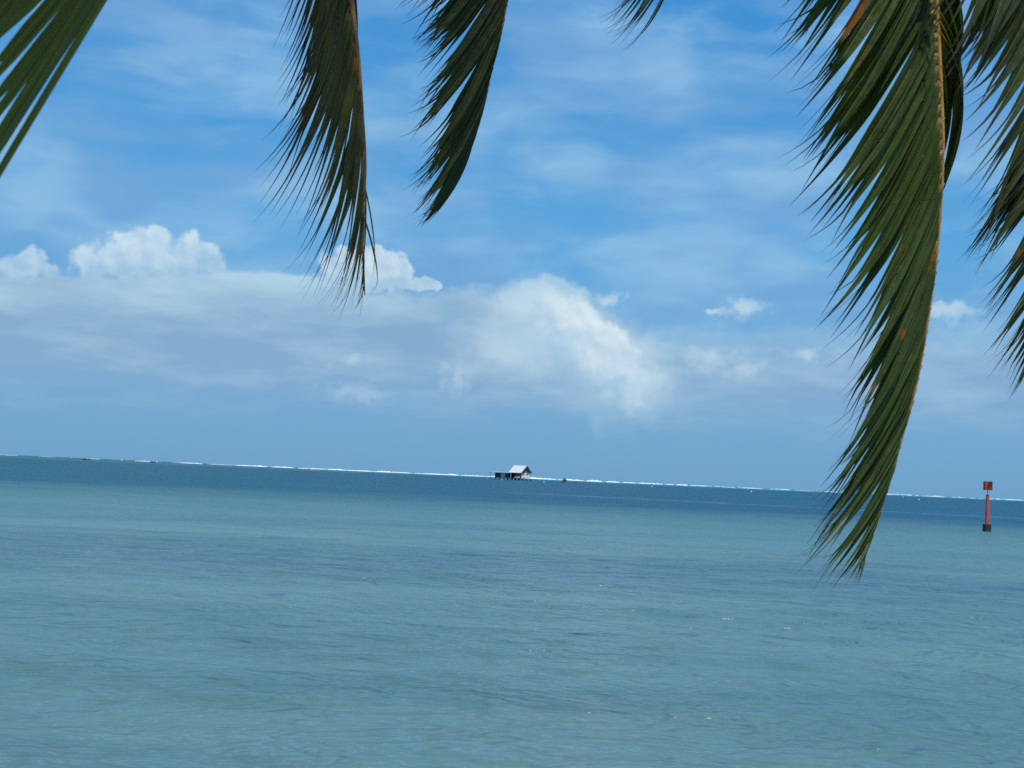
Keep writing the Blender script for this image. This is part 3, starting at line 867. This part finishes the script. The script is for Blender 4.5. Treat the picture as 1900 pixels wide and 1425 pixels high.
def frond(label, rach, tips, mat, smat, spacing, width, seed, bow, back=True, back_tips=None, twist=0.35, r_base=0.014, sagk=0.10, jitter=12, dtip=-0.10, mid=None, fold=0.5, hide=None, taper=0.58, grp_w=0.35, thin=0.0, droplets=False, hook=0.0):
    """rach: [(px, py, depth)] top to tip. tips: [(rachis py, tip px, tip py)]."""
    root = empty('frond', (0, 0, 0)); root.parent = palm; root.location = PALM_INV
    root['label'] = label
    rs = random.Random(seed)
    vis = [at(*p) for p in rach]
    head = vis[0]
    # the unseen upper part arches up and back to the crown
    m1 = mid or Vector((head.x * 0.9 + 0.05, head.y * 0.72, max(5.6, head.z + 1.2)))
    upper = [CROWN, CROWN.lerp(m1, 0.5) + Vector((0, 0, 0.55)), m1]
    path = resample(upper + vis, 0)
    vs, fs = tube_along(path, r_base * 1.5, 0.0016)
    add('rachis', vs, fs, smat, root, smooth=True)
    # walk along the visible part in photograph rows
    ys = [p[1] for p in rach]
    # arclength table of the whole path
    acc = [0.0]
    for a, b in zip(path, path[1:]): acc.append(acc[-1] + (b - a).length)
    i0 = 12 * len(upper)                        # first dense index of the visible part
    fr = Leaves(seed); bk = Leaves(seed + 50)
    cum_ = acc[i0]; total = acc[-1]
    def pt(sv):
        for i in range(len(acc) - 1):
            if acc[i + 1] >= sv:
                f = (sv - acc[i]) / max(1e-9, acc[i + 1] - acc[i]); return path[i].lerp(path[i + 1], f)
        return path[-1].copy()
    down = Vector((0, 0, -1))
    sv = cum_
    left = 0
    while sv <= total:
        p = pt(sv)
        pp = project(p)
        frac = (sv - cum_) / (total - cum_)
        if left == 0:
            left = rs.choice((2, 3, 3, 4, 5)) if frac < 0.6 else 1; grp = pp[1] + (6 if frac < 0.6 else 0)
            js = jitter if frac < 0.6 else jitter * 0.6
            gj = (rs.gauss(0, js), rs.gauss(0, js * (1.6 if frac < 0.6 else 1.0)))
        left -= 1
        tx, ty = interp(tips, pp[1] * (1 - grp_w) + grp * grp_w)
        tx += gj[0] + rs.gauss(0, jitter * .45); ty += gj[1] + rs.gauss(0, jitter * .6)
        dep = (p - CAM).dot(fwd)
        tip = at(tx, ty, dep + dtip + rs.uniform(-.05, .05))
        wv = width * (1 - 0.35 * frac) * rs.uniform(0.85, 1.12)
        endf = max(0.0, frac - 0.55) / 0.45
        wv *= 1 - 0.35 * endf
        L = (tip - p).length
        wv = min(wv, L * 0.12) * (1 - thin * max(0, frac - .35) / .65)
        sag = bow.normalized() * sagk * rs.uniform(0.6, 1.3)
        face = Vector((rs.uniform(-.12, .12), -1, rs.uniform(-.1, .1))).normalized()
        if not (hide and hide(pp, rs)):
            fr.leaflet(p, tip, wv, face, sag, twist + rs.uniform(-.18, .18), fold * rs.uniform(.7, 1.2), taper=taper - thin * 0.25 - 0.25 * endf, split=(0.45 + rs.uniform(0, .3)) if thin > .5 else None, hook=hook * (1 - frac) * rs.uniform(.6, 1.3))
        if back and frac < 0.86:
            if back_tips: bx0, by0, bo = interp(back_tips, pp[1])
            else: bx0, by0, bo = tx + rs.uniform(0, 40), ty - rs.uniform(0, 40), 0.06
            tip2 = at(bx0 + rs.gauss(0, jitter), by0 + rs.gauss(0, jitter), dep + 0.16 + rs.uniform(-.05, .05))
            bk.leaflet(p, tip2, wv * .95, face, sag, -0.9 + rs.uniform(-.3, .3), fold, out=Vector((bo, 0.10, 0.0)), taper=taper - thin * 0.25)
        sv += spacing * (1 - 0.35 * frac + thin * frac * 0.6 + 0.3 * max(0.0, frac - 0.55) / 0.45) * rs.uniform(0.85, 1.15)
    fr.build('leaflet_row', mat, root)
    if droplets:
        dm = bpy.data.materials.get('rain_drop') or drop_material()
        bm_ = MB(); c = 0
        for _ in range(4000):
            q = rs.randrange(len(fr.v) // 3) * 3 + 1
            uu = fr.a[q][1]
            if not 0.03 < uu < 0.6: continue
            p = (fr.v[q] + fr.v[q + rs.choice((-1, 1))]) / 2 + Vector((rs.uniform(-.002, .002), -0.001, rs.uniform(-.004, .004)))
            pr = project(p)
            if pr[1] < -20 or pr[1] > 800: continue
            bm_.ico(p, rs.choice((.0010, .0013, .0013, .0018)), 1); c += 1
            if c > 320: break
        d_ = bm_.build('rain_drops', dm, root, smooth=True); d_['kind'] = 'stuff'
    if back: bk.build('leaflet_row', mat, root)
    # leaflets on the upper part, outside the picture
    up_ = Leaves(seed + 90)
    sv = acc[i0] - spacing
    lim = acc[12] * 1.1
    while sv > lim:
        p = pt(sv)
        tn = (pt(sv + .05) - p).normalized()
        sidev = tn.cross(Vector((0, 0, 1)))
        if sidev.length < 0.1: sidev = Vector((1, 0, 0))
        sidev.normalize()
        for sg in (-1, 1):
            L = rs.uniform(.5, .65)
            q = p + (sidev * sg * 0.50 + tn * 0.42 + Vector((-0.22, 0, -0.62))).normalized() * L
            pr = project(q)
            if pr and -80 < pr[0] < 1980 and -60 < pr[1] < 1500: continue
            up_.leaflet(p, q, width, Vector((0, -.3, 1)).normalized(), Vector((0, 0, 0.10)), 0.2 * sg, fold, seg=9)
        sv -= spacing * 1.15
    if up_.v: up_.build('leaflet_row', mat, root)
    return root


# A: the long frond right of centre
A_r = [(1716, -470, 3.02), (1724, -330, 3.05), (1730, -200, 3.08), (1733, -80, 3.1), (1738, 31, 3.12), (1744, 157, 3.14), (1748, 275, 3.16), (1742, 413, 3.2), (1728, 545, 3.22),
       (1703, 697, 3.25), (1675, 807, 3.27), (1651, 890, 3.3), (1624, 968, 3.3), (1600, 1023, 3.3)]
A_t = [(-450, 1402, 20), (-380, 1435, 70), (-320, 1437, 122), (-260, 1459, 178), (-190, 1462, 236), (-120, 1453, 306), (-60, 1458, 352), (-10, 1482, 400), (45, 1490, 450), (105, 1493, 510),
       (155, 1514, 558), (205, 1520, 612), (270, 1539, 662), (340, 1550, 720), (410, 1565, 775), (440, 1520, 860), (500, 1508, 910), (560, 1503, 945), (620, 1495, 985), (680, 1470, 1030),
       (740, 1466, 1055), (807, 1470, 1072), (870, 1494, 1086), (930, 1532, 1088), (980, 1560, 1085), (1023, 1580, 1079)]
A_b = [(-330, 1640, 60, .06), (-150, 1700, 260, .30), (0, 1710, 360, .28), (60, 1705, 430, .27), (130, 1690, 480, .12), (300, 1640, 640, 0.0), (600, 1560, 880, 0.0), (900, 1530, 1040, 0.0), (1023, 1590, 1070, 0)]
frond('long green frond, the lowest hanging, with rain drops and pale leaflet bases', A_r, A_t, GREEN, stemg, 0.029, 0.045, 11, Vector((0.5, 0, -0.5)), True, A_b, r_base=0.011, fold=0.75, sagk=0.075, jitter=11, droplets=True, thin=0.15, hook=0.018, grp_w=0.25)
# B: browned frond, left
B_r = [(628, -430, 3.35), (636, -250, 3.38), (645, -60, 3.4), (655, 30, 3.4), (665, 120, 3.42), (672, 220, 3.44), (677, 300, 3.46), (675, 380, 3.48), (673, 440, 3.5), (675, 500, 3.5), (677, 548, 3.5)]
B_t = [(-430, 476, 20), (-390, 505, 60), (-350, 500, 115), (-310, 506, 140), (-260, 528, 165), (-210, 545, 200), (-150, 527, 270), (-80, 524, 350), (-20, 495, 448), (20, 480, 490), (50, 529, 450), (100, 544, 505),
       (150, 548, 525), (200, 557, 553), (240, 574, 553), (280, 588, 558), (330, 611, 574), (400, 630, 604), (440, 652, 604), (500, 668, 590), (548, 677, 572)]
B_b = [(-430, 560, 60, .05), (-100, 600, 300, .04), (100, 610, 450, .02), (300, 640, 540, .01), (548, 672, 565, 0)]
frond('browned thin frond hanging at the left, with dried yellow and orange leaflets', B_r, B_t, OLD, stemb, 0.032, 0.035, 23, Vector((0.6, 0, -0.3)), True, B_b, sagk=0.09, jitter=18, r_base=0.012, thin=0.7, grp_w=0.2)
# C: middle frond
C_r = [(968, -330, 4.2), (960, -150, 4.2), (952, -70, 4.2), (940, 0, 4.2), (927, 63, 4.22), (914, 118, 4.24), (898, 189, 4.26), (885, 236, 4.28), (864, 295, 4.3), (839, 341, 4.3), (822, 366, 4.3)]
C_t = [(-330, 725, -1), (-240, 740, 49), (-180, 752, 89), (-120, 758, 134), (-70, 768, 189), (-30, 766, 234), (0, 768, 274), (40, 770, 309), (63, 765, 334), (118, 766, 369), (170, 757, 395), (215, 758, 414), (260, 766, 420), (310, 780, 422), (366, 793, 412)]
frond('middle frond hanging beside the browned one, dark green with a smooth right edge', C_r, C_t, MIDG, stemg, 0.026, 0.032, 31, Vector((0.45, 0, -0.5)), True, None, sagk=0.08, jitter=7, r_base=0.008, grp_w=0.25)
# D: frond tip at the top
D_r = [(1290, -400, 4.6), (1275, -250, 4.6), (1262, -150, 4.6), (1248, -60, 4.6), (1238, -15, 4.6)]
D_t = [(-400, 1128, -40), (-250, 1125, 20), (-180, 1116, 55), (-130, 1122, 80), (-90, 1128, 92), (-60, 1140, 92), (-15, 1160, 100)]
frond('short frond tip just reaching below the top edge right of centre', D_r, D_t, MIDG, stemg, 0.036, 0.018, 41, Vector((0.5, 0, -0.5)), False, None, sagk=0.12, jitter=9, r_base=0.006, dtip=0.0)
# E: right upper frond
E_r = [(1905, -420, 2.7), (1945, -300, 2.7), (1975, -180, 2.7), (1995, -60, 2.72), (2005, 60, 2.75), (2000, 160, 2.78), (1990, 230, 2.8)]
E_t = [(-420, 1700, 60), (-380, 1712, 155), (-330, 1742, 165), (-280, 1764, 190), (-230, 1775, 150), (-180, 1784, 215), (-130, 1785, 250), (-80, 1792, 290), (-30, 1778, 352), (20, 1764, 396), (70, 1790, 400), (120, 1832, 380), (230, 1850, 420)]
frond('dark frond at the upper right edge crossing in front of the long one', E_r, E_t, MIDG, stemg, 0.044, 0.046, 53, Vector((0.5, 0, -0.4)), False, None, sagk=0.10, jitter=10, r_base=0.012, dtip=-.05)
# F: right lower frond
F_r = [(2000, -60, 3.5), (2010, 60, 3.5), (2010, 180, 3.5), (2000, 300, 3.52), (1985, 400, 3.55), (1965, 480, 3.6), (1940, 560, 3.6), (1915, 630, 3.6)]
F_t = [(-60, 1790, 440), (60, 1778, 488), (140, 1806, 530), (200, 1808, 568), (260, 1818, 600), (330, 1830, 640), (400, 1830, 678), (470, 1836, 705), (560, 1852, 738), (630, 1872, 736)]
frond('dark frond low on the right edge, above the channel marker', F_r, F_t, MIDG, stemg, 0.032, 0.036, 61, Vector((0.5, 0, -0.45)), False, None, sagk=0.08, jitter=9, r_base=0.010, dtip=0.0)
# G: near frond, top left corner: a few long straight leaflets
def near_frond():
    root = empty('frond', (0, 0, 0)); root.parent = palm; root.location = PALM_INV
    root['label'] = 'blurred close frond in the top left corner with long straight leaflets'
    dep = 1.5
    vis = [at(*p) for p in [(345, -560, dep), (330, -420, dep), (310, -290, dep), (285, -200, dep), (250, -106, dep), (232, -70, dep)]]
    m1 = Vector((0.05, 0.9, 4.4))
    path = resample([CROWN, CROWN.lerp(m1, 0.5) + Vector((-.25, 0.1, 0.35)), m1, vis[0].lerp(m1, .45)] + vis, 0)
    vs, fs = tube_along(path, 0.018, 0.003); add('rachis', vs, fs, stemg, root, smooth=True)
    lv = Leaves(77)
    # start on the rachis, a point it passes at the top edge, a point where it leaves at the left edge, width in px, tilt
    G_ = [((234, -78), (186, 0), (4, 302), 17, 0.9), ((252, -110), (178, -10), (-6, 298), 15, -0.5), ((256, -118), (163, 0), (8, 250), 30, 0.3), ((262, -135), (150, 0), (-6, 218), 20, 0.1),
          ((275, -175), (136, 0), (-4, 178), 27, 0.7), ((288, -210), (117, 0), (-8, 142), 24, 0.2), ((296, -235), (97, 0), (-4, 112), 28, 0.7),
          ((306, -275), (56, 8), (-20, 86), 38, 0.2), ((312, -300), (40, -5), (-30, 66), 40, 0.4), ((322, -345), (12, 0), (-60, 60), 46, 0.1), ((330, -400), (-20, -10), (-80, 30), 46, 0.3)]
    for n_, (a, b, c, wpx, tw) in enumerate(G_):
        A_ = at(a[0], a[1], dep + 0.01 * n_); e = (c[0] + (c[0] - b[0]) * 0.7, c[1] + (c[1] - b[1]) * 0.7)
        B_ = at(b[0], b[1], dep + 0.012 * n_); C_ = at(c[0], c[1], dep + 0.012 * n_); E_ = at(e[0], e[1], dep + 0.012 * n_)
        Dd = E_ - A_
        u_b = (B_ - A_).dot(Dd) / Dd.length_squared
        dev = B_ - (A_ + Dd * u_b)
        sag = dev / max(0.05, 3 * (1 - u_b) ** 2 * u_b) / Dd.length / 1.2
        lv.leaflet(A_, E_, wpx * dep / F * 1.25, Vector((0, -1, 0)), sag, tw, 0.7, split=0.95, taper=0.72, flick=0.2)
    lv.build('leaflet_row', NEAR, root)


near_frond()


# trunk, rings and unseen crown fronds added to shade the hanging ones
def build_trunk():
    bark = material('palm_bark', (0.22, 0.19, 0.16), (0.14, 0.12, 0.10), 9.0, 0.9, 0.01, stretch=(1, 1, 5))
    base = Vector((1.3, -1.1, 0.4)); n = 16
    path = []
    for i in range(60):
        f = i / 59
        p = base.lerp(CROWN, f); p.x += 0.35 * math.sin(f * math.pi) ; path.append(p)
    vs, fs = [], []
    for i, p in enumerate(path):
        f = i / 59
        r_ = 0.21 - 0.09 * f + 0.10 * max(0, 1 - f * 8) + (0.006 if i % 2 else 0)
        for k in range(n):
            a = 2 * math.pi * k / n; vs.append(p + Vector((math.cos(a) * r_, math.sin(a) * r_, 0)))
    for i in range(59):
        for k in range(n):
            a = i * n + k; b = i * n + (k + 1) % n; fs.append((a, b, b + n, a + n))
    o = add('trunk', vs, fs, bark, palm, smooth=True); o.location = PALM_INV


build_trunk()


def crown_shade_frond(az_deg, rise, length, seed):  # out of view, added to cast dappled shade
    root = empty('frond', (0, 0, 0)); root.parent = palm; root.location = PALM_INV
    a = math.radians(az_deg); d = Vector((math.sin(a), math.cos(a), 0)); rs = random.Random(seed)
    path = []
    for i in range(50):
        f = i / 49
        path.append(CROWN + d * (length * f * (1 - 0.12 * f)) + Vector((0, 0, rise * math.sin(f * 2.1) - 1.1 * f * f)))
    vs, fs = tube_along(path, 0.022, 0.003); add('rachis', vs, fs, stemg, root, smooth=True)
    lv = Leaves(seed); side = d.cross(Vector((0, 0, 1)))
    for i in range(2, 49):
        for h in (0.0, 0.5):
            p = path[i].lerp(path[min(49, i + 1)], h)
            for sg in (-1, 1):
                L = rs.uniform(0.55, 0.75) * (1 - 0.5 * (i / 49) ** 2)
                q = p + (side * sg * 0.75 + d * 0.45 + Vector((-0.1, 0, -0.45 + rs.uniform(-.1, .1)))).normalized() * L
                pr = project(q); pr2 = project(p)
                if pr and pr[1] > -80 and -100 < pr[0] < 2000: continue
                lv.leaflet(p, q, 0.045, Vector((0, -.2, 1)).normalized(), Vector((0, 0, .1)), 0.25 * sg, 0.5, seg=7)
    lv.build('leaflet_row', GREEN, root)


for i_, (a_, r_, l_) in enumerate([(-3, 1.3, 2.6), (75, 1.0, 3.3), (105, 1.3, 3.2), (150, 0.9, 3.3), (200, 1.2, 3.2), (245, 0.8, 3.3), (290, 1.2, 3.3)]):
    crown_shade_frond(a_, r_, l_, 200 + i_)
